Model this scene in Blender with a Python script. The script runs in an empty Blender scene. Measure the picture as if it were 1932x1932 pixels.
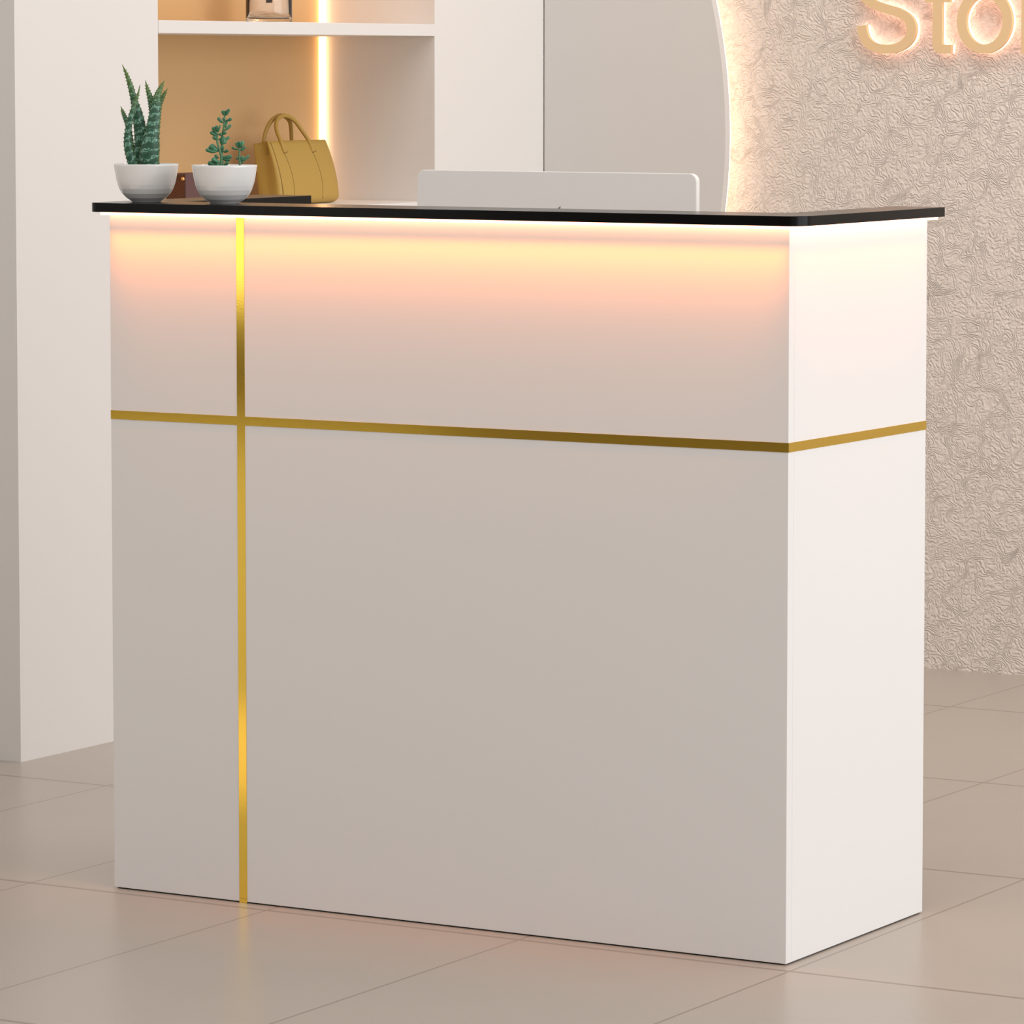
import bpy, bmesh, math, random
from mathutils import Vector, Matrix

C = bpy.context.scene.collection
PI = math.pi
random.seed(4)

# ---------------------------------------------------------------- camera
cd = bpy.data.cameras.new('camera')
cam = bpy.data.objects.new('camera', cd); C.objects.link(cam)
cam.location = (2.85278, -5.63663, 1.30558)
cam.rotation_euler = (PI/2 - 0.07929, 0, 0.53155)
cd.sensor_width = 36.0; cd.sensor_fit = 'HORIZONTAL'
cd.lens = 154.62; cd.shift_y = -0.0960; cd.clip_end = 60
bpy.context.scene.camera = cam

# ---------------------------------------------------------------- light
def area(name, loc, target, sx, sy, col, power, spread=None):
    l = bpy.data.lights.new(name, 'AREA'); l.shape = 'RECTANGLE'
    l.size = sx; l.size_y = sy; l.color = col; l.energy = power
    if spread: l.spread = math.radians(spread)
    o = bpy.data.objects.new(name, l); C.objects.link(o); o.location = loc
    d = Vector(target) - Vector(loc)
    o.rotation_euler = d.to_track_quat('-Z', 'Y').to_euler()
    return o
w = bpy.data.worlds.new('room_air'); bpy.context.scene.world = w; w.use_nodes = True
bg = w.node_tree.nodes['Background']
bg.inputs[0].default_value = (1.0, 0.96, 0.92, 1); bg.inputs[1].default_value = 0.67
area('window_daylight', (5.6, 0.2, 1.6), (0, 0.4, 0.9), 6.0, 3.0, (0.955, 0.98, 1.0), 182)
area('strip_reflection_light', (-6.9, -8.85, 1.30), (-6.9, 0, 1.30), 1.8, 1.86, (1.0, 0.96, 0.9), 21)  # unseen light, added so the gold strip mirrors it near its top
area('overhead_fill', (0.2, -1.8, 3.3), (0.2, -1.8, 0), 3.0, 3.0, (1.0, 0.93, 0.86), 24)  # added fill from above the front, no fitting there
area('back_wall_fill', (0.3, 1.75, 3.2), (0.3, 2.98, 0.8), 4.0, 0.5, (1.0, 0.91, 0.84), 42)  # added fill that brightens the back wall and rakes its crinkles
sl = bpy.data.lights.new('floor_pool_light', 'SPOT'); sl.energy = 650; sl.color = (1.0, 0.86, 0.66)  # added spot; the gold strip mirrors its bright pool on the floor
sl.spot_size = math.radians(30); sl.spot_blend = 1.0; sl.shadow_soft_size = 0.06
so = bpy.data.objects.new('floor_pool_light', sl); C.objects.link(so); so.location = (-1.80, -1.30, 3.1)
vs = bpy.context.scene.view_settings
vs.view_transform = 'Standard'; vs.look = 'None'; vs.gamma = 1; vs.exposure = 0.0
vs.use_curve_mapping = False

# ---------------------------------------------------------------- materials
def mat(name, col, rough=0.5, metal=0.0, spec=0.5, emit=None, es=0.0, coat=0.0, trans=0.0, ior=1.5):
    m = bpy.data.materials.new(name); m.use_nodes = True
    b = m.node_tree.nodes['Principled BSDF']
    b.inputs['Base Color'].default_value = (*col, 1)
    b.inputs['Roughness'].default_value = rough
    b.inputs['Metallic'].default_value = metal
    b.inputs['Specular IOR Level'].default_value = spec
    b.inputs['Coat Weight'].default_value = coat
    b.inputs['Transmission Weight'].default_value = trans
    b.inputs['IOR'].default_value = ior
    if emit:
        b.inputs['Emission Color'].default_value = (*emit, 1)
        b.inputs['Emission Strength'].default_value = es
    return m
class NT:
    def __init__(s, m): s.t = m.node_tree; s.b = s.t.nodes['Principled BSDF']
    def n(s, kind, **kw):
        x = s.t.nodes.new(kind)
        for k, v in kw.items(): setattr(x, k, v)
        return x
    def l(s, a, b): s.t.links.new(a, b)
    def math(s, op, a, b=None, c=None):
        x = s.n('ShaderNodeMath', operation=op)
        for i, v in enumerate((a, b, c)):
            if v is None: continue
            if isinstance(v, (int, float)): x.inputs[i].default_value = v
            else: s.l(v, x.inputs[i])
        return x.outputs[0]
    def noise(s, vec, scale, detail=2, rough=0.5, dist=0):
        x = s.n('ShaderNodeTexNoise')
        x.inputs['Scale'].default_value = scale; x.inputs['Detail'].default_value = detail
        x.inputs['Roughness'].default_value = rough; x.inputs['Distortion'].default_value = dist
        s.l(vec, x.inputs['Vector']); return x.outputs['Fac']
    def ramp(s, fac, stops):
        x = s.n('ShaderNodeValToRGB'); e = x.color_ramp.elements
        while len(e) < len(stops): e.new(0.5)
        for k, (p, c) in enumerate(stops): e[k].position = p; e[k].color = (*c, 1)
        s.l(fac, x.inputs[0]); return x.outputs[0]
    def bump(s, h, strength, dist):
        x = s.n('ShaderNodeBump'); x.inputs['Strength'].default_value = strength
        x.inputs['Distance'].default_value = dist
        s.l(h, x.inputs['Height']); s.l(x.outputs[0], s.b.inputs['Normal'])

M = {}
M['white'] = mat('white_laminate', (0.83, 0.82, 0.815), 0.42, spec=0.35)
t = NT(M['white']); tc = t.n('ShaderNodeTexCoord').outputs['Object']
t.bump(t.noise(tc, 320, 2), 0.05, 0.0004)
M['panel'] = mat('putty_wall_panel', (0.665, 0.645, 0.625), 0.6, spec=0.25)
M['front_wall'] = mat('taupe_wall_paint', (0.30, 0.26, 0.22), 0.8, spec=0.2)
M['cabinet'] = mat('cabinet_paint', (0.79, 0.77, 0.755), 0.6, spec=0.25)
M['gold_panel'] = mat('gold_brown_laminate', (0.66, 0.43, 0.21), 0.45, spec=0.3)
M['gold'] = mat('brushed_gold_trim', (0.80, 0.545, 0.085), 0.08, metal=1.0)
t = NT(M['gold']); tc = t.n('ShaderNodeTexCoord').outputs['Object']
t.bump(t.noise(tc, 500, 2), 0.03, 0.0003)
M['black'] = mat('black_countertop', (0.004, 0.004, 0.004), 0.22, spec=0.14)
t = NT(M['black']); tc = t.n('ShaderNodeTexCoord').outputs['Object']
t.l(t.math('MULTIPLY_ADD', t.noise(tc, 60, 3), 0.08, 0.18), t.b.inputs['Roughness'])
M['gap_shade'] = mat('plinth_gap_shade', (0.02, 0.018, 0.016), 0.8)  # shade of the gap under the panels, put into a near-black colour
M['led'] = mat('counter_light_diffuser', (1, 1, 1), 0.4, emit=(1.0, 0.45, 0.25), es=4.2)
M['led_shelf'] = mat('shelf_light_strip', (1, 1, 1), 0.4, emit=(1.0, 0.52, 0.20), es=5.2)
M['led_panel'] = mat('panel_back_light', (1, 1, 1), 0.4, emit=(1.0, 0.36, 0.17), es=1.0)
M['led_rim'] = mat('panel_rim_light', (1, 1, 1), 0.4, emit=(1.0, 0.78, 0.55), es=1.6)
M['led_letter'] = mat('letter_back_light', (1, 1, 1), 0.4, emit=(1.0, 0.50, 0.37), es=2.3)
M['letter'] = mat('letter_face', (0.80, 0.57, 0.32), 0.5, metal=0.0, spec=0.4)
M['porcelain'] = mat('white_glaze', (0.93, 0.92, 0.91), 0.12, spec=0.5, coat=0.3)
M['soil'] = mat('soil', (0.06, 0.04, 0.028), 0.95)
t = NT(M['soil']); tc = t.n('ShaderNodeTexCoord').outputs['Object']; t.bump(t.noise(tc, 400, 4), 1, 0.002)
M['bag'] = mat('mustard_leather', (0.47, 0.30, 0.068), 0.42, spec=0.35)
t = NT(M['bag']); tc = t.n('ShaderNodeTexCoord').outputs['Object']; t.bump(t.noise(tc, 900, 2), 0.15, 0.0004)
M['bag_dark'] = mat('mustard_leather_seam', (0.20, 0.115, 0.02), 0.6)
M['bag_in'] = mat('bag_lining', (0.16, 0.10, 0.03), 0.8)
M['purse'] = mat('maroon_leather', (0.115, 0.052, 0.05), 0.45)
t = NT(M['purse']); tc = t.n('ShaderNodeTexCoord').outputs['Object']; t.bump(t.noise(tc, 900, 2), 0.3, 0.0005)
M['purse_side'] = mat('woven_brown_leather', (0.09, 0.025, 0.01), 0.5)
t = NT(M['purse_side']); tc = t.n('ShaderNodeTexCoord').outputs['Object']
wv = t.n('ShaderNodeTexWave', bands_direction='DIAGONAL'); wv.inputs['Scale'].default_value = 90
t.l(tc, wv.inputs['Vector'])
t.l(t.ramp(wv.outputs['Fac'], [(0.3, (0.03, 0.015, 0.01)), (0.7, (0.16, 0.04, 0.012))]), t.b.inputs['Base Color'])
M['brass'] = mat('brass', (0.9, 0.5, 0.2), 0.25, metal=1)
M['monitor'] = mat('monitor_white', (0.93, 0.90, 0.875), 0.35, spec=0.4)
M['monitor_edge'] = mat('monitor_edge', (0.85, 0.84, 0.82), 0.25, metal=0.3)
M['logo'] = mat('logo_grey', (0.30, 0.29, 0.29), 0.3, metal=0.5)
M['screen'] = mat('screen_glass', (0.01, 0.01, 0.012), 0.1)
M['key'] = mat('dark_mark', (0.03, 0.025, 0.02), 0.5)
M['glass'] = mat('clear_glass', (0.97, 0.96, 0.94), 0.02, trans=1.0, ior=1.45)
M['wax'] = mat('cream_wax', (0.80, 0.66, 0.50), 0.5)

# large format floor tiles, 0.4527 x 0.8369 m
M['floor'] = mat('floor_tiles', (0.45, 0.38, 0.32), 0.3, spec=0.45)
t = NT(M['floor']); tc = t.n('ShaderNodeTexCoord').outputs['Object']
sp = t.n('ShaderNodeSeparateXYZ'); t.l(tc, sp.inputs[0])
def joint(c, off, size, wdt):
    f = t.math('PINGPONG', t.math('SUBTRACT', c, off), size/2)
    mr = t.n('ShaderNodeMapRange', interpolation_type='SMOOTHSTEP')
    t.l(f, mr.inputs[0]); mr.inputs[1].default_value = wdt*0.55; mr.inputs[2].default_value = wdt*1.25
    return mr.outputs[0]
jx = joint(sp.outputs[0], 0.0219, 0.45271, 0.0022); jy = joint(sp.outputs[1], -0.03185, 0.83692, 0.0048)
j = t.math('MULTIPLY', jx, jy)
base = t.ramp(t.noise(tc, 1.3, 4, 0.6), [(0.25, (0.42, 0.365, 0.315)), (0.75, (0.455, 0.40, 0.348))])
mx = t.n('ShaderNodeMix', data_type='RGBA'); t.l(j, mx.inputs['Factor'])
mx.inputs['A'].default_value = (0.27, 0.215, 0.175, 1); t.l(base, mx.inputs['B'])
t.l(mx.outputs['Result'], t.b.inputs['Base Color'])

# crinkled plaster
M['plaster'] = mat('crinkled_plaster', (0.775, 0.695, 0.63), 0.75, spec=0.2)
t = NT(M['plaster']); tc = t.n('ShaderNodeTexCoord').outputs['Object']
wp = t.n('ShaderNodeTexNoise'); wp.inputs['Scale'].default_value = 14; wp.inputs['Detail'].default_value = 3
t.l(tc, wp.inputs['Vector'])
vm = t.n('ShaderNodeVectorMath', operation='MULTIPLY_ADD')
t.l(wp.outputs['Color'], vm.inputs[0]); vm.inputs[1].default_value = (0.045,)*3; t.l(tc, vm.inputs[2])
n1 = t.noise(vm.outputs[0], 11, 2.5, 0.55)
line = t.math('SINE', t.math('MULTIPLY', n1, 190))
n2 = t.noise(vm.outputs[0], 180, 2.0, 0.6)
n3 = t.noise(tc, 26, 1.0)
h = t.math('ADD', t.math('MULTIPLY', line, t.math('MULTIPLY_ADD', n3, 0.22, 0.08)), t.math('MULTIPLY', n2, 1.15))
t.bump(h, 1.0, 0.0036)

# aloe skin: uv.x across the leaf, uv.y along it
M['aloe'] = mat('striped_aloe', (0.05, 0.16, 0.09), 0.4, spec=0.5)
t = NT(M['aloe']); uv = t.n('ShaderNodeTexCoord').outputs['UV']
sp = t.n('ShaderNodeSeparateXYZ'); t.l(uv, sp.inputs[0])
cb = t.n('ShaderNodeCombineXYZ'); t.l(t.math('MULTIPLY', sp.outputs[0], 3), cb.inputs[0]); t.l(t.math('MULTIPLY', sp.outputs[1], 15), cb.inputs[1])
nn = t.noise(cb.outputs[0], 1.6, 3, 0.7)
band = t.math('SINE', t.math('ADD', t.math('ADD', t.math('MULTIPLY', sp.outputs[1], 80), t.math('MULTIPLY', sp.outputs[0], 9)), t.math('MULTIPLY', nn, 15)))
fl = t.n('ShaderNodeCombineXYZ'); t.l(t.math('MULTIPLY', sp.outputs[0], 16), fl.inputs[0]); t.l(t.math('MULTIPLY', sp.outputs[1], 22), fl.inputs[1])
fleck = t.noise(fl.outputs[0], 2.2, 3, 0.7)
f = t.math('MULTIPLY', t.math('MULTIPLY_ADD', band, 0.5, 0.5), t.math('MULTIPLY_ADD', fleck, 2.6, -0.75))
stripe = t.ramp(f, [(0.18, (0.022, 0.085, 0.045)), (0.42, (0.06, 0.20, 0.13)), (0.75, (0.32, 0.56, 0.42))])
tipm = t.n('ShaderNodeMapRange'); t.l(sp.outputs[1], tipm.inputs[0]); tipm.inputs[1].default_value = 0.60; tipm.inputs[2].default_value = 0.92
m1 = t.n('ShaderNodeMix', data_type='RGBA'); t.l(t.math('MULTIPLY', tipm.outputs[0], 0.8), m1.inputs['Factor'])
t.l(stripe, m1.inputs['A']); m1.inputs['B'].default_value = (0.12, 0.19, 0.015, 1)
ed = t.math('ABSOLUTE', t.math('SUBTRACT', t.math('PINGPONG', sp.outputs[0], 0.5), 0.0))
em = t.n('ShaderNodeMapRange'); t.l(ed, em.inputs[0]); em.inputs[1].default_value = 0.07; em.inputs[2].default_value = 0.0
m2 = t.n('ShaderNodeMix', data_type='RGBA'); t.l(t.math('MULTIPLY', em.outputs[0], 0.7), m2.inputs['Factor'])
t.l(m1.outputs['Result'], m2.inputs['A']); m2.inputs['B'].default_value = (0.16, 0.24, 0.045, 1)
t.l(m2.outputs['Result'], t.b.inputs['Base Color'])
M['jade'] = mat('jade_leaf', (0.05, 0.19, 0.09), 0.28, spec=0.5)
t = NT(M['jade']); tc = t.n('ShaderNodeTexCoord').outputs['Object']
t.l(t.ramp(t.noise(tc, 90, 2), [(0.3, (0.03, 0.13, 0.055)), (0.7, (0.085, 0.27, 0.15))]), t.b.inputs['Base Color'])
M['jade_stem'] = mat('jade_stem', (0.10, 0.24, 0.12), 0.45)

# ---------------------------------------------------------------- mesh helpers
def link(name, bm, m, parent=None, smooth=False, auto=False, bevel=0, seg=2, sub=0):
    me = bpy.data.meshes.new(name)
    bmesh.ops.recalc_face_normals(bm, faces=bm.faces[:])
    bm.to_mesh(me); bm.free()
    for x in (m if isinstance(m, (list, tuple)) else [m]): me.materials.append(x)
    if smooth:
        for p in me.polygons: p.use_smooth = True
    if auto:
        for p in me.polygons: p.use_smooth = True
        me.set_sharp_from_angle(angle=math.radians(30))
    o = bpy.data.objects.new(name, me); C.objects.link(o)
    if parent: o.parent = parent
    if bevel:
        b = o.modifiers.new('bevel', 'BEVEL'); b.width = bevel; b.segments = seg
        b.limit_method = 'ANGLE'; b.angle_limit = math.radians(40)
    if sub:
        s = o.modifiers.new('sub', 'SUBSURF'); s.levels = sub; s.render_levels = sub
    return o
def box(bm, x0, x1, y0, y1, z0, z1, mi=0):
    v = [bm.verts.new((x, y, z)) for z in (z0, z1) for y in (y0, y1) for x in (x0, x1)]
    for f in ((0, 1, 3, 2), (4, 5, 7, 6), (0, 1, 5, 4), (2, 3, 7, 6), (0, 2, 6, 4), (1, 3, 7, 5)):
        bm.faces.new([v[k] for k in f]).material_index = mi
    return bm
def BX(*a): return box(bmesh.new(), *a)
def prism(bm, pts, a, b, axis='z', mi=0, cap=True):
    """extrude an outline of 2D points between a and b along axis"""
    def P(p, h):
        return {'z': (p[0], p[1], h), 'y': (p[0], h, p[1]), 'x': (h, p[0], p[1])}[axis]
    v0 = [bm.verts.new(P(p, a)) for p in pts]; v1 = [bm.verts.new(P(p, b)) for p in pts]
    n = len(pts)
    for k in range(n):
        bm.faces.new((v0[k], v0[(k+1) % n], v1[(k+1) % n], v1[k])).material_index = mi
    if cap:
        for v in (v0, v1): bm.faces.new(v).material_index = mi
    return bm
def round_poly(pts, rads, seg=10):
    out = []; n = len(pts)
    for k in range(n):
        p = Vector(pts[k]); r = rads[k]
        if r <= 0: out.append(tuple(p)); continue
        a = (Vector(pts[k-1]) - p).normalized(); b = (Vector(pts[(k+1) % n]) - p).normalized()
        p0 = p + a*r; p1 = p + b*r
        for i in range(seg+1):
            s = i/seg; c = p + (a + b)*r; ang = s*PI/2
            out.append(tuple(c - b*r*math.cos(ang) - a*r*math.sin(ang)))
    return out
def catmull(pts, per=6):
    P = [Vector(p) for p in pts]; P = [P[0]*2-P[1]] + P + [P[-1]*2-P[-2]]; out = []
    for k in range(1, len(P)-2):
        for i in range(per):
            s = i/per
            out.append(0.5*((2*P[k]) + (P[k+1]-P[k-1])*s + (2*P[k-1]-5*P[k]+4*P[k+1]-P[k+2])*s*s + (3*P[k]-P[k-1]-3*P[k+1]+P[k+2])*s**3))
    out.append(P[-2].copy()); return out
def tube(bm, path, rad, n=10, mi=0, flat=1.0):
    path = [Vector(p) for p in path]; rings = []
    up = Vector((0, 1, 0))
    for k, p in enumerate(path):
        d = (path[min(k+1, len(path)-1)] - path[max(k-1, 0)]).normalized()
        a = d.cross(up)
        if a.length < 1e-4: a = d.cross(Vector((1, 0, 0)))
        a.normalize(); b = d.cross(a).normalized()
        r = rad(k/(len(path)-1)) if callable(rad) else rad
        rings.append([bm.verts.new(p + a*math.cos(2*PI*i/n)*r + b*math.sin(2*PI*i/n)*r*flat) for i in range(n)])
    for k in range(len(rings)-1):
        for i in range(n):
            bm.faces.new((rings[k][i], rings[k][(i+1) % n], rings[k+1][(i+1) % n], rings[k+1][i])).material_index = mi
    for r in (rings[0], rings[-1]): bm.faces.new(r).material_index = mi
    return bm
def lathe(bm, prof, n=72, mi=0):
    rings = []
    for r, z in prof:
        if r < 1e-6: rings.append([bm.verts.new((0, 0, z))])
        else: rings.append([bm.verts.new((r*math.cos(2*PI*i/n), r*math.sin(2*PI*i/n), z)) for i in range(n)])
    for a, b in zip(rings, rings[1:]):
        for i in range(n):
            j = (i+1) % n
            if len(a) == 1 and len(b) == 1: continue
            if len(a) == 1: f = bm.faces.new((a[0], b[i], b[j]))
            elif len(b) == 1: f = bm.faces.new((a[i], a[j], b[0]))
            else: f = bm.faces.new((a[i], a[j], b[j], b[i]))
            f.material_index = mi
    return bm
def tag(o, label, cat, group=None):
    o['label'] = label; o['category'] = cat
    if group: o['group'] = group
    return o
def thing(name, label, cat, loc=(0, 0, 0), rz=0, group=None):
    o = bpy.data.objects.new(name, None); o.empty_display_size = 0.05; C.objects.link(o)
    o.location = loc; o.rotation_euler = (0, 0, rz)
    return tag(o, label, cat, group)
def struct(name, bm, m, **k):
    o = link(name, bm, m, **k); o['kind'] = 'structure'; return o

# ---------------------------------------------------------------- the room
struct('floor', BX(-8.5, 5.5, -9.0, 3.1, -0.1, 0.0), M['floor'])
struct('wall_back', BX(-2.6, 5.5, 2.98, 3.1, 0.0, 3.0), M['plaster'])
struct('wall_front', BX(-8.5, 5.5, -9.0, -8.9, 0.0, 3.0), M['front_wall'])
struct('wall_left', BX(-2.68, -2.56, 0.3, 2.97, 0.0, 3.0), M['cabinet'])

# ---------------------------------------------------------------- built-in display cabinet
X0, XB = -2.085, -2.3733
NY0, NY1, CY0, CY1 = 1.4044, 2.4335, 0.943, 2.8998
cab = thing('display_cabinet', 'tall pale built-in cabinet with an open gold-backed shelf niche, behind the counter on the left', 'cabinet', (-2.30, 1.92, 0))
def inC(o): o.location = -Vector(cab.location) ; return o
ZL, ZT = 1.012, 2.17
b = bmesh.new()
box(b, -2.555, X0, CY0, NY0, 0, 2.7)              # left stile block
box(b, -2.555, X0, NY1, CY1, 0, 2.7)              # right stile block
box(b, -2.555, X0, NY0, NY1, ZT, 2.7)             # over the niche
box(b, -2.555, X0-0.012, NY0, NY1, 0, ZL-0.026)   # under the niche
inC(link('carcass', b, M['cabinet'], cab))
inC(link('back_panel', BX(XB-0.02, XB, NY0, NY1, ZL, ZT), M['gold_panel'], cab))
for z in (ZL, 1.391, 1.770):
    inC(link('shelf', BX(XB, X0+0.001, NY0+0.0005, NY1-0.0005, z-0.0254, z), M['cabinet'], cab, bevel=0.001))
for z0, z1 in ((ZL, 1.3656), (1.391, 1.7446), (1.770, ZT)):
    for y0, y1 in ((NY1-0.012, NY1-0.0005), (NY0+0.0005, NY0+0.012)):
        o = inC(link('light_strip', BX(XB+0.0005, XB+0.011, y0, y1, z0+0.0005, z1-0.0005), M['led_shelf'], cab))
        o['label'] = 'glowing warm light strip'

o = inC(link('light_strip', BX(XB+0.10, XB+0.125, NY0+0.03, NY1-0.03, 1.7446-0.009, 1.7445), M['led_shelf'], cab)); o['label'] = 'unseen light bar added under the top shelf'  # added out of view to brighten the upper compartment

# ---------------------------------------------------------------- round backlit wall panel
PR, PX, PZ = 1.25, -1.626-1.25, 1.15
def arc(r, n=90, a0=-1.18, a1=1.18):
    return [(PX + r*math.cos(a0+(a1-a0)*k/n), PZ + r*math.sin(a0+(a1-a0)*k/n)) for k in range(n+1)]
def clip_outline(r, xl=-2.083, z0=0.002):
    pts = [(x, max(z, z0)) for x, z in arc(r) if x > xl]
    # circle meets the cabinet side
    dz = math.sqrt(max(r*r-(xl-PX)**2, 0))
    return [(xl, max(PZ-dz, z0))] + pts + [(xl, PZ+dz)]
wp_ = thing('wall_panel', 'smooth grey panel with curved edge glowing warm against the crinkled wall', 'wall panel', (-1.85, 2.93, 0))
def inP(o): o.location = -Vector(wp_.location); return o
inP(link('panel_board', prism(bmesh.new(), clip_outline(PR), 2.900, 2.922, 'y'), M['panel'], wp_))
o = inP(link('rim_light', prism(bmesh.new(), clip_outline(PR-0.0015), 2.9225, 2.928, 'y'), M['led_rim'], wp_)); o['label'] = 'thin glowing rim'
b = bmesh.new(); A1, A0 = arc(PR-0.012), arc(PR-0.024)
vv = []
for (xa, za), (xb, zb) in zip(A1, A0):
    if xb < -2.07 or za < 0.03: continue
    vv.append([b.verts.new(p) for p in ((xa, 2.9285, za), (xb, 2.9285, zb), (xb, 2.940, zb), (xa, 2.940, za))])
for p, q in zip(vv, vv[1:]):
    for k in range(4): b.faces.new((p[k], p[(k+1) % 4], q[(k+1) % 4], q[k]))
b.faces.new(vv[0]); b.faces.new(vv[-1])
o = inP(link('back_light', b, M['led_panel'], wp_)); o['label'] = 'warm light strip behind the rim'
inP(link('mounting_frame', BX(-2.083, -1.75, 2.9285, 2.9795, 0.35, 1.95), M['panel'], wp_))

# ---------------------------------------------------------------- wall letters
# strokes in metres on the wall, x to the right, z up, relative to the lettering baseline
LX, LZ = -1.2640, 1.3284    # centre of the S, baseline
def stroke(path, thin):
    P = [Vector(p) for p in path]; L, R = [], []
    for k, p in enumerate(P):
        d = (P[min(k+1, len(P)-1)] - P[max(k-1, 0)]).normalized(); n = Vector((-d.y, d.x))
        wdt = 0.0185 + 0.0035*abs(d.y) - thin*2
        L.append(p+n*wdt/2); R.append(p-n*wdt/2)
    return L, R
def stroke_mesh(bm, shapes, y0, y1, off=0.0):
    for kind, path in shapes:
        if kind == 'poly':
            c = sum((Vector(p) for p in path), Vector((0, 0)))/len(path)
            P = [Vector(p) for p in path]; n = len(P); q = []
            for k in range(n):      # inset each corner by the offset
                e0 = (P[k]-P[k-1]).normalized(); e1 = (P[(k+1) % n]-P[k]).normalized()
                nn_ = Vector((-e0.y, e0.x)) + Vector((-e1.y, e1.x))
                q.append(P[k] + nn_*off/max(1+e0.dot(e1), 0.5))
            prism(bm, [tuple(v) for v in q], y0, y1, 'y'); continue
        L, R = stroke(path, off); rings = []
        if kind == 'loop':
            L[0] = L[-1] = (L[0]+L[-1])/2; R[0] = R[-1] = (R[0]+R[-1])/2
        for l, r in zip(L, R):
            rings.append([bm.verts.new(q) for q in ((l.x, y0, l.y), (r.x, y0, r.y), (r.x, y1, r.y), (l.x, y1, l.y))])
        for p, q in zip(rings, rings[1:]):
            for k in range(4): bm.faces.new((p[k], p[(k+1) % 4], q[(k+1) % 4], q[k]))
        if kind == 'open': bm.faces.new(rings[0]); bm.faces.new(rings[-1])
    if any(k == 'loop' for k, _ in shapes): bmesh.ops.remove_doubles(bm, verts=bm.verts[:], dist=1e-5)
    return bm
S_path = catmull([Vector(p) for p in ((-0.0600, 0.0600), (-0.0580, 0.0480), (-0.0500, 0.0290), (-0.0310, 0.0145), (0.000, 0.0095), (0.030, 0.0145), (0.0520, 0.0310),
    (0.0585, 0.0530), (0.0510, 0.0730), (0.0290, 0.0870), (0.000, 0.0955), (-0.029, 0.1050), (-0.050, 0.1190), (-0.0560, 0.1390), (-0.048, 0.1600), (-0.028, 0.1740),
    (0.000, 0.1790), (0.029, 0.1740), (0.048, 0.1590), (0.055, 0.1410))], 8)
hw = 0.0111
foot = [(-hw+0.022-0.022*math.cos(a), 0.022-0.022*math.sin(a)) for a in [PI/2*k/8 for k in range(9)]]
t_poly = [(-hw, 0.165)] + foot + [(0.0325, 0.0), (0.0325, 0.0185), (0.0165, 0.0185), (0.0125, 0.0205), (hw, 0.0250), (hw, 0.109),
          (0.030, 0.109), (0.030, 0.1265), (hw, 0.1265), (hw, 0.165)]
t_poly2 = [(-hw, 0.1265), (-0.030, 0.1265), (-0.030, 0.109), (-hw, 0.109)]
t_poly = [(-hw, 0.165), (-hw, 0.1265), (-0.030, 0.1265), (-0.030, 0.109), (-hw, 0.109)] + foot + t_poly[10:]
o_path = [Vector((0.0530*math.cos(a), 0.0685+0.0590*math.sin(a))) for a in [2*PI*k/72 for k in range(73)]]
r_poly = [(-hw, 0.1345), (-hw, 0.0), (hw, 0.0), (hw, 0.075)] + [(0.044-0.033*math.cos(a), 0.080+0.036*math.sin(a)) for a in [PI/2*k/8 for k in range(9)]] + \
         [(0.044, 0.1365)] + [(0.040-0.029*math.sin(a), 0.110+0.0262*math.cos(a)) for a in [PI/2*k/6 for k in range(1, 6)]] + [(hw, 0.1345)]
letters = [('S', LX, [('open', S_path)]), ('t', LX+0.1195, [('poly', t_poly)]), ('o', LX+0.2290, [('loop', o_path)]), ('r', LX+0.3255, [('poly', r_poly)])]
where = {'S': 'letter S, leftmost of the lettering high on the crinkled wall', 't': 'letter t between the S and the o on the crinkled wall',
         'o': 'round letter o on the crinkled wall, right of the t', 'r': 'letter r at the right end of the lettering on the crinkled wall'}
for ch, x, shapes in letters:
    L = thing('sign_letter', 'gold backlit ' + where[ch], 'sign letter', (x, 2.9795, LZ), 0, 'gold letters on the wall')
    link('letter_face', stroke_mesh(bmesh.new(), shapes, -0.026, -0.015), M['letter'], L)
    link('letter_glow', stroke_mesh(bmesh.new(), shapes, -0.0149, -0.0035, 0.0010), M['led_letter'], L)['label'] = 'white glowing back of the letter'

# ---------------------------------------------------------------- reception counter
W, D, H = 1.1948, 0.4642, 1.0730
ctr = thing('reception_counter', 'white reception counter with gold cross bands, black top and warm light under its edge', 'reception counter', (-0.6, 0.23, 0))
def inR(o): o.location = -Vector(ctr.location); return o
z0 = 0.0022
PT = 0.018
inR(link('front_panel', BX(-W, 0, 0, PT, z0, H), M['white'], ctr, bevel=0.0008))
inR(link('side_panel', BX(-PT, 0, PT+0.0002, D, z0, H), M['white'], ctr, bevel=0.0008))
inR(link('side_panel', BX(-W, -W+PT, PT+0.0002, D, z0, H), M['white'], ctr, bevel=0.0008))
inR(link('plinth', box(box(BX(-W+0.004, -0.004, 0.004, 0.016, 0.0, z0), -0.014, -0.004, 0.0165, D-0.004, 0, z0), -W+0.004, -W+0.014, 0.0165, D-0.004, 0, z0), M['gap_shade'], ctr))
inR(link('desk_board', BX(-W+PT+0.0002, -PT-0.0002, PT+0.0002, D-0.01, 0.722, 0.74), M['white'], ctr))
inR(link('lower_shelf', BX(-W+PT+0.0002, -PT-0.0002, PT+0.0002, D-0.06, 0.30, 0.318), M['white'], ctr))
# gold bands, laid flush over the panels
bz0, bz1 = 0.7485, 0.7622
b = bmesh.new(); tk = 0.0007
box(b, -W, tk, -tk, -0.00002, bz0, bz1)
inR(link('gold_band', b, M['gold'], ctr))
inR(link('gold_band', BX(0.00002, tk, 0.0, D, bz0, bz1), M['gold'], ctr))
bx = -0.9479
b = bmesh.new(); box(b, bx-0.0072, bx+0.0072, -tk, -0.00002, z0-0.002, bz0); box(b, bx-0.0072, bx+0.0072, -tk, -0.00002, bz1, H-0.003)
inR(link('gold_strip', b, M['gold'], ctr))
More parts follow.
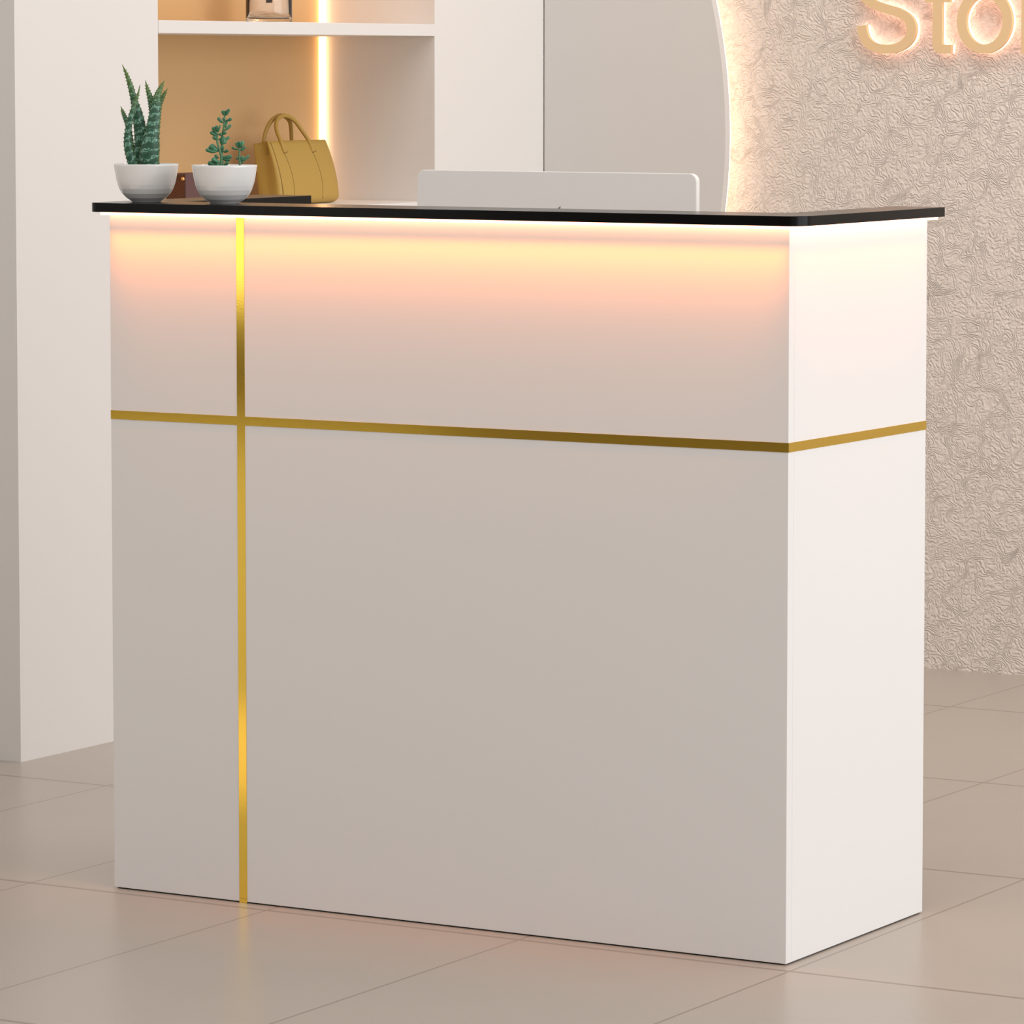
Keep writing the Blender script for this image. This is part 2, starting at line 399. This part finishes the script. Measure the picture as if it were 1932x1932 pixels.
# U-shaped top
ZB, ZTp = 1.0747, 1.0892
xl, xr, yf = -1.221, 0.030, -0.024
u = [(xl, yf), (xr, yf), (xr, D), (-0.056, D), (-0.056, 0.104), (-1.125, 0.104), (-1.125, 0.475), (xl, 0.475)]
u = round_poly(u, [0.020, 0.034, 0.003, 0.003, 0.0, 0.0, 0.003, 0.003])
inR(link('countertop', prism(bmesh.new(), u, ZB, ZTp), M['black'], ctr, auto=True, bevel=0.0006))
# light strip under the overhang
xl2, xr2, yf2 = -1.2055, 0.0195, -0.0165
ring_o = round_poly([(xl2, yf2), (xr2, yf2), (xr2, D+0.004), (xl2, D+0.004)], [0.012, 0.022, 0.006, 0.006], 8)
b = bmesh.new()
q = round_poly([(xl2, yf2), (xr2, yf2), (xr2, D-0.001), (0.0012, D-0.001), (0.0012, -0.0012), (-W-0.0012, -0.0012), (-W-0.0012, D-0.001), (xl2, D-0.001)],
               [0.010, 0.022, 0.004, 0, 0, 0, 0, 0.004], 8)
prism(b, q, 1.0703, ZB-0.0001)
o = inR(link('light_diffuser', b, M['led'], ctr)); o['label'] = 'glowing light strip under the black top'
warm = (1.0, 0.235, 0.01)
def strip_lamp(x, y, sx, sy, power, rot):
    o = area('counter_strip_lamp', (x, y, 1.0700), (x, y, 0), sx, sy, warm, power, 62)
    o.rotation_euler = rot
TL = math.radians(11)
strip_lamp(-W/2, -0.0205, W, 0.005, 0.72, (TL, 0, 0))
strip_lamp(0.0245, D/2, 0.005, D-0.01, 0.11, (0, TL, 0))
strip_lamp(-W-0.0080, D/2, 0.004, D-0.01, 0.10, (0, -TL, 0))

# ---------------------------------------------------------------- monitor on the desk behind the counter
mon = thing('desktop_monitor', 'back of a thin white desktop monitor rising behind the black countertop', 'monitor', (-0.559, 0.30, 0.7402))
mw = 0.2505; mz0, mz1 = 0.085, 0.3990
b = bmesh.new(); prism(b, round_poly([(-mw, mz0), (mw, mz0), (mw, mz1), (-mw, mz1)], [0.013]*4, 8), -0.005, 0.006, 'y')
link('housing', b, M['monitor'], mon, bevel=0.0015, seg=3)
link('screen', BX(-mw+0.012, mw-0.012, 0.0061, 0.0071, mz0+0.045, mz1-0.012), M['screen'], mon)
b = bmesh.new(); box(b, -0.065, 0.065, -0.06, 0.07, 0.0, 0.004); link('stand_foot', b, M['monitor'], mon, bevel=0.001)
b = bmesh.new(); box(b, -0.065, 0.065, -0.0102, -0.0052, 0.0042, 0.17); link('stand_neck', b, M['monitor'], mon, bevel=0.001)
cxl, czl = 0.0, 0.306
b = bmesh.new()
leaf = [(0.004, 0.0305), (-0.0035, 0.0235+0.001), (-0.0035, 0.0225), (0.0045, 0.0245), (0.0105, 0.031), (0.0115, 0.0395), (0.007, 0.0365)]
prism(b, [(x, z+czl) for x, z in leaf], -0.0056, -0.00505, 'y')
body = []
for k in range(48):
    a = 2*PI*k/48; r = 0.0225*(1+0.06*math.cos(2*a)) ; x = r*math.cos(a); z = r*math.sin(a)*0.98
    if abs(x) < 0.012 and z > 0: z -= 0.003*(1-abs(x)/0.012)
    if abs(x) < 0.010 and z < 0: z += 0.002*(1-abs(x)/0.010)
    dx, dz = x-0.0265, z-0.003
    if math.hypot(dx, dz) < 0.010:
        s_ = 0.010/max(math.hypot(dx, dz), 1e-4); x = min(x, 0.0265-abs(dx)*s_*0.9)
    body.append((x, z+czl))
prism(b, body, -0.0056, -0.00505, 'y')
link('emblem', b, M['logo'], mon)['label'] = 'grey leaf-topped fruit emblem'

# ---------------------------------------------------------------- bowls and plants
K = 0.00083        # metre per unit of the plant drawings
def bowl(parent):
    prof = [(0.0, 0), (27, 0), (28.5, 2.0), (38.0, 8.2), (46.2, 16.6), (51.2, 25.5), (54.0, 33.5)]
    up = [(55.8, 40), (57.9, 50), (59.6, 60), (60.9, 68), (61.5, 71.6), (61.0, 72.4), (60.0, 72.2), (59.2, 68), (57.0, 52), (52.5, 36), (45, 22), (30, 12), (0, 9)]
    b = bmesh.new()
    low = prof[2:]
    # stepped facets on the lower half
    p2 = [(prof[0][0]*K, prof[0][1]*K), (prof[1][0]*K, prof[1][1]*K)]
    lathe(b, p2 + [(prof[2][0]*K, prof[2][1]*K)])
    for a, c in zip(low, low[1:]): lathe(b, [(a[0]*K, a[1]*K), (c[0]*K, c[1]*K)])
    lathe(b, [(prof[-1][0]*K, prof[-1][1]*K)] + [(r*K, z*K) for r, z in up])
    me_o = link('bowl', b, M['porcelain'], parent, smooth=True)
    link('soil', lathe(bmesh.new(), [(0, 62*K), (30*K, 63*K), (57.6*K, 60*K), (55*K, 50*K), (0, 45*K)]), M['soil'], parent, smooth=True)
    return me_o
def leaf_mesh(pts, widths, depth, teeth=True, n=12, per=5, bend=0.0, mesh_uv=True):
    """tapering fleshy leaf; pts = (x, y, z) centre line from base to tip, widths = full widths"""
    path = catmull([Vector(p) for p in pts], per)
    ws = [w_.x for w_ in catmull([Vector((w_, 0, 0)) for w_ in widths], per)]
    bm = bmesh.new(); uvl = bm.loops.layers.uv.new('uv'); rings = []
    for k, p in enumerate(path):
        d = (path[min(k+1, len(path)-1)] - path[max(k-1, 0)]).normalized()
        side = Vector((d.z, 0, -d.x)).normalized(); nrm = side.cross(d).normalized()
        hw = max(ws[k], 0.6)/2; ring = []
        for i in range(n):
            a = 2*PI*i/n; ca, sa = math.cos(a), math.sin(a)
            th = hw*depth
            off = side*ca*hw + nrm*sa*th - nrm*bend*(ca*ca)*hw
            ring.append((bm.verts.new((p+off)*K), (i/n, k/(len(path)-1))))
        rings.append(ring)
    for k in range(len(rings)-1):
        for i in range(n):
            j_ = (i+1) % n; q4 = (rings[k][i], rings[k][j_], rings[k+1][j_], rings[k+1][i])
            f = bm.faces.new([x[0] for x in q4]); f.smooth = True
            for lp, x in zip(f.loops, q4):
                u_, v_ = x[1]
                if j_ == 0 and x[1][0] == 0: u_ = 1.0
                lp[uvl].uv = (u_, v_)
    for r in (rings[0], rings[-1]): bm.faces.new([x[0] for x in r])
    if teeth:
        L = len(path)
        for k in range(2, L-3, 2):
            d = (path[k+1]-path[k-1]).normalized(); side = Vector((d.z, 0, -d.x)).normalized()
            for s in (-1, 1):
                hw = ws[k]/2
                if hw < 2: continue
                c = path[k] + side*s*hw*0.97
                a_, b_ = c - d*1.3, c + d*1.3; tp = c + side*s*2.3 + d*1.4
                y_ = Vector((0, 0.8, 0))
                v = [bm.verts.new(x*K) for x in (a_-y_, a_+y_, b_+y_, b_-y_, tp)]
                for f4 in ((0, 1, 4), (1, 2, 4), (2, 3, 4), (3, 0, 4)):
                    f = bm.faces.new([v[i] for i in f4])
                    for lp in f.loops: lp[uvl].uv = (0.0, 0.9)
    return bm
RZ = 0.61
pl = thing('potted_plant', 'striped spiky aloe in a white bowl, left end of the black countertop', 'potted plant', (-1.1572, 0.047, ZTp+0.0002), RZ, 'succulents in white bowls')
bowl(pl)
Z = 72
def A(x, y, dy=0): return (x-285, dy, Z+310-y)
aloe = [
 ([A(270, 322, 6), A(271, 300, 6), A(274, 272, 6), A(274, 245, 5), A(269, 215, 4), A(263, 190, 4), A(257, 165, 4), A(250, 143, 3), A(241, 122, 3)], [14, 18, 22, 23, 20, 13, 10.5, 6.5, 0.8]),
 ([A(264, 322, -8), A(257, 300, -10), A(251, 275, -11), A(251, 250, -11), A(256, 225, -10), A(263, 200, -8), A(270, 180, -6), A(274.5, 160, -5)], [16, 18, 15.5, 12.5, 11, 8, 4.5, 0.8]),
 ([A(262, 300, 14), A(256, 262, 16), A(252, 240, 16), A(247, 226, 16), A(242, 213, 16), A(237.5, 201, 16)], [8, 9, 9, 8, 5.5, 0.8]),
 ([A(290, 322, 4), A(296, 280, 3), A(300, 240, 2), A(299, 210, 1), A(295, 190, 0), A(289, 170, -1), A(284.5, 152, -2)], [20, 22, 19, 16, 12, 7, 0.8]),
 ([A(291, 324, -14), A(291, 300, -15), A(293.5, 275, -15), A(297, 248, -14), A(301, 222, -12), A(304, 200, -9), A(307, 182, -6), A(313, 167, -3), A(320.5, 152, -1)], [30, 37, 35, 27, 22, 18, 13, 8, 0.8]),
 ([A(302, 322, 10), A(302, 280, 11), A(305, 240, 11), A(308, 215, 10), A(312, 195, 9), A(318.5, 181, 8), A(326.5, 167, 8)], [16, 16, 13, 11, 8.5, 6.5, 0.8]),
 ([A(300, 322, -2), A(304, 312, -2), A(306, 303, -2), A(308, 294, -2)], [14, 12, 8, 1]),
]
for k, (p, w_) in enumerate(aloe):
    link('leaf', leaf_mesh(p, w_, 0.42, teeth=(k != 6), bend=0.18, per=7), M['aloe'], pl)

pj = thing('potted_plant', 'small-leaved branching succulent in a white bowl, in front of the mustard handbag', 'potted plant', (-1.0065, 0.044, ZTp+0.0002), RZ, 'succulents in white bowls')
bowl(pj)
def J(X, Y, dy=0): return ((380+X/16.1-430.5), dy, Z+314-(200+Y/16.1))
b = bmesh.new()
def st(pts, r0, r1):
    tube(b, [p*K for p in catmull([Vector(J(*p)) for p in pts], 4)], lambda s: (r0+(r1-r0)*s)*K, 8)
st([(700, 2000, 0), (715, 1750, 0), (720, 1600, -1), (670, 1380, -3), (600, 1150, -3), (605, 1020, -1), (590, 880, 0), (585, 800, 0)], 3.0, 1.3)
st([(730, 2000, 3), (735, 1500, 4), (740, 1200, 3), (755, 950, 2), (790, 720, 1), (820, 520, 0), (832, 330, 0), (838, 280, 0)], 2.6, 1.3)
link('stem', b, M['jade_stem'], pj, smooth=True)
b = bmesh.new(); st([(1290, 2000, 0), (1275, 1750, 0), (1265, 1560, 0), (1272, 1340, 0)], 2.4, 1.7)
link('stem', b, M['jade_stem'], pj, smooth=True)
def fleshy(bm, base, tip, wd, curl=0.12, dy0=0, dy1=0):
    p0 = Vector(J(*base, dy0)); p1 = Vector(J(*tip, dy1)); L = p1-p0; wd = wd/16.1*1.4
    mid = p0 + L*0.5 + Vector((0, 0, -L.length*curl*(1 if abs(L.x) > 3 else 0)))
    pts = [p0, p0*0.25+mid*0.75, mid*0.35+p1*0.65, p1]
    path = catmull(pts, 4); N = len(path); prev = None; n = 10
    d0 = L.normalized(); yv = Vector((0, 1, 0))
    for k, p in enumerate(path):
        s = k/(N-1); prof = (0.28+0.72*math.sin(min(s/0.62, 1)*PI/2)) * (math.sqrt(max(1-((s-0.62)/0.38)**2, 0)) if s > 0.62 else 1)
        r = max(wd/2*prof, 0.15); d = (path[min(k+1, N-1)]-path[max(k-1, 0)]).normalized()
        side = d.cross(yv).normalized(); nn_ = side.cross(d).normalized()
        ring = [bm.verts.new((p+side*math.cos(2*PI*i/n)*r*0.86+nn_*math.sin(2*PI*i/n)*r*0.95)*K) for i in range(n)]
        if prev:
            for i in range(n): bm.faces.new((prev[i], prev[(i+1) % n], ring[(i+1) % n], ring[i]))
        else: bm.faces.new(ring)
        prev = ring
    bm.faces.new(prev)
jl = [((830,340),(765,190),95),((845,340),(960,140),85),((835,320),(840,190),70),((800,560),(615,400),85),((860,490),(1040,425),80),((820,520),(790,400),80),((850,710),(875,510),95),
 ((790,790),(1025,615),75),((600,900),(475,680),115),((600,850),(580,640),80),((620,850),(690,630),50),((600,930),(385,830),85),((600,1050),(480,970),105),
 ((620,900),(740,890),75),((740,880),(870,840),85),((640,1060),(730,1040),55),((755,950),(790,1200),185),((790,1070),(970,980),80),((650,1400),(375,1230),175),
 ((620,1410),(245,1355),95),((740,1440),(765,1250),95),((770,1430),(930,1380),80),((720,1580),(1040,1560),110),((740,1620),(990,1650),110),((640,1620),(530,1530),85),
 ((700,1740),(430,1630),120),((700,1840),(315,1745),130),((740,1880),(755,1700),75),((780,1850),(930,1720),95),((690,1880),(560,1800),110)]
js = [((1260,1320),(1165,1150),85),((1280,1320),(1265,1110),90),((1300,1320),(1375,1110),100),((1250,1350),(1030,1300),62),((1300,1360),(1460,1280),62),((1290,1370),(1400,1395),42),
 ((1250,1600),(1170,1640),62),((1310,1710),(1375,1560),90),((1320,1710),(1560,1540),78),((1310,1730),(1380,1760),62)]
b = bmesh.new()
for k, (p, q_, w_) in enumerate(jl): fleshy(b, p, q_, w_, 0.14, 0, random.uniform(-7, 7))
o = link('foliage', b, M['jade'], pj, smooth=True)
b = bmesh.new()
for k, (p, q_, w_) in enumerate(js): fleshy(b, p, q_, w_, 0.14, 0, random.uniform(-5, 5))
o = link('foliage', b, M['jade'], pj, smooth=True)

# ---------------------------------------------------------------- handbag on the shelf
# local x = along the bag (to the viewer's right), local -y = the bag's front, z up
bag = thing('handbag', 'mustard leather handbag with two looped handles on the niche shelf', 'handbag', (-2.264, 2.146, ZL+0.0003), PI/2)
BH = 0.1335
def clamp(u_): return max(0.0, min(1.0, u_))
def bag_x(z): return 0.1155 - 0.0035*clamp(z/BH)**2
def bag_f(z): return 0.014 + 0.037*(1-clamp(z/BH)**1.8)
def bag_b(z): return 0.022 - 0.012*(1-clamp(z/BH))
b = bmesh.new(); NS = 12
def bag_ring(z):
    hx, fd, bd = bag_x(z), bag_f(z), bag_b(z); u_ = z/BH; r = 0.010*(1-u_)+0.002
    if z < 0.016: k_ = math.sqrt(1-((0.016-z)/0.016)**2); hx -= 0.014*(1-k_); fd -= 0.014*(1-k_); bd -= 0.008*(1-k_)
    gus = 0.010*u_ + 0.002; mid = (bd-fd)/2; pts = []
    for i in range(NS+1): q_ = -1+2*i/NS; pts.append((q_*(hx-r), -fd - 0.002*math.cos(q_*PI/2)))
    pts += [(hx-r*0.3, -fd+r*0.3), (hx, -fd+r), (hx-gus*0.8, mid-0.008), (hx-gus, mid), (hx-gus*0.8, mid+0.008), (hx, bd-r)]
    for i in range(NS+1): q_ = 1-2*i/NS; pts.append((q_*(hx-r), bd + 0.002*math.cos(q_*PI/2)))
    pts += [(-hx+r*0.3, bd-r*0.3), (-hx, bd-r), (-hx+gus*0.8, mid+0.008), (-hx+gus, mid), (-hx+gus*0.8, mid-0.008), (-hx, -fd+r), (-hx+r*0.3, -fd+r*0.3)]
    return [b.verts.new((x, y, z-(0.006*u_**3*clamp((y+0.01)/0.03)))) for x, y in pts]
zs = [0, 0.0015, 0.004, 0.007, 0.011, 0.016] + [0.016+(BH-0.016)*k/16 for k in range(1, 17)]
rr = [bag_ring(z) for z in zs]
for a_, c_ in zip(rr, rr[1:]):
    n_ = len(a_)
    for i in range(n_): b.faces.new((a_[i], a_[(i+1) % n_], c_[(i+1) % n_], c_[i]))
b.faces.new(rr[0])
inner = [b.verts.new((v.co.x*0.985, v.co.y*0.86, v.co.z)) for v in rr[-1]]
low_ = [b.verts.new((v.co.x*0.97, v.co.y*0.8, v.co.z-0.03)) for v in rr[-1]]
n_ = len(inner)
for i in range(n_):
    b.faces.new((rr[-1][i], rr[-1][(i+1) % n_], inner[(i+1) % n_], inner[i]))
    b.faces.new((inner[i], inner[(i+1) % n_], low_[(i+1) % n_], low_[i]))
b.faces.new(low_)
link('body', b, M['bag'], bag, smooth=True)
def front(x, z, e=0.0006):
    return (x, -bag_f(z)-0.002*math.cos(clamp(abs(x)/bag_x(z))*PI/2)-e, z)
for sx, bow in ((-0.068, 0.006), (0.041, 0.006)):
    b = bmesh.new()
    tube(b, [front(sx+bow*math.sin(u_*PI), 0.107*(1-u_)+0.010*u_, 0.0) for u_ in [k/16 for k in range(17)]], 0.00055, 6)
    link('seam', b, M['bag_dark'], bag, smooth=True)
    b = bmesh.new()
    tube(b, [front(sx-0.003+0.018*u_, 0.1075+0.003*u_**2, 0.0) for u_ in [k/8 for k in range(9)]], 0.0008, 6)
    link('handle_slit', b, M['bag_dark'], bag, smooth=True)
b = bmesh.new()
tube(b, [front(-bag_x(z)+0.009, z, 0.0) for z in [0.014+0.116*k/14 for k in range(15)]], 0.0008, 6); link('seam', b, M['bag_dark'], bag, smooth=True)
hp = [(0.055, 0.108), (0.0545, 0.120), (0.053, 0.134), (0.048, 0.154), (0.037, 0.172), (0.019, 0.182), (0.0, 0.1855)]
for sgn in (-1, 1):
    b = bmesh.new(); cxh = -0.0135
    dep = [-0.0275, -0.0225, -0.0165, -0.004, 0.004, 0.008, 0.009] if sgn < 0 else [0.026, 0.026, 0.0255, 0.023, 0.019, 0.017, 0.0165]
    pts = [(cxh-x, d_, z) for (x, z), d_ in zip(hp, dep)] + [(cxh+x, d_, z) for (x, z), d_ in list(zip(hp, dep))[-2::-1]]
    tube(b, catmull([Vector(p) for p in pts], 6), lambda s_: 0.0032+0.0016*math.sin(min(s_, 1-s_)*PI) , 10); link('handle', b, M['bag'], bag, smooth=True)

# ---------------------------------------------------------------- maroon purse
pu = thing('purse', 'dark maroon purse on the niche shelf, seen between the two white bowls', 'purse', (-2.228, 1.727, ZL+0.0003), PI/2)
b = bmesh.new(); hx, hd, ph = 0.062, 0.028, 0.0745
v = [b.verts.new(p) for p in ((-hx, -hd, 0), (hx, -hd, 0), (hx, hd, 0), (-hx, hd, 0), (-hx+0.001, -hd+0.002, ph), (hx-0.001, -hd+0.002, ph), (hx-0.001, hd*0.5, ph), (-hx+0.001, hd*0.5, ph))]
for f_ in ((0, 1, 2, 3), (4, 5, 6, 7), (0, 1, 5, 4), (2, 3, 7, 6), (1, 2, 6, 5), (3, 0, 4, 7)): b.faces.new([v[k] for k in f_])
link('body', b, M['purse'], pu, bevel=0.003, seg=3)
b = bmesh.new(); v = [b.verts.new(p) for p in [(x_+dx_, y_, z_) for dx_ in (-0.0014, 0.0006) for x_, y_, z_ in ((-hx, -hd+0.003, 0.003), (-hx, hd-0.003, 0.003), (-hx+0.001, hd*0.45, ph-0.004), (-hx+0.001, -hd+0.005, ph-0.004))]]
for f_ in ((0, 1, 2, 3), (4, 5, 6, 7), (0, 1, 5, 4), (1, 2, 6, 5), (2, 3, 7, 6), (3, 0, 4, 7)): b.faces.new([v[k] for k in f_])
link('gusset', b, M['purse_side'], pu)['label'] = 'woven dark brown gusset'
b = bmesh.new(); bmesh.ops.create_uvsphere(b, u_segments=14, v_segments=8, radius=0.0042)
for vv_ in b.verts: vv_.co += Vector((-hx-0.003, -0.021, ph-0.011))
link('stud', b, M['brass'], pu, smooth=True)['label'] = 'small brass stud'

# ---------------------------------------------------------------- glass jar on the upper shelf
jar = thing('glass_jar', 'clear thick-walled glass jar on the upper niche shelf at the top edge of the photo', 'jar', (-2.235, 2.020, 1.3913))
ro = 0.0485
prof = [(0, 0.0), (ro-0.004, 0.0), (ro-0.001, 0.0015), (ro, 0.005), (ro, 0.135), (ro-0.0015, 0.137), (ro-0.003, 0.135), (ro-0.004, 0.014), (ro-0.009, 0.009), (0, 0.008)]
link('glass', lathe(bmesh.new(), prof, 64), M['glass'], jar, smooth=True)
b = bmesh.new(); box(b, ro+0.0003, ro+0.0008, -0.007, 0.006, 0.041, 0.052)
o = link('label_mark', b, M['key'], jar); o.rotation_euler = (0, 0, -PI/2+0.6)
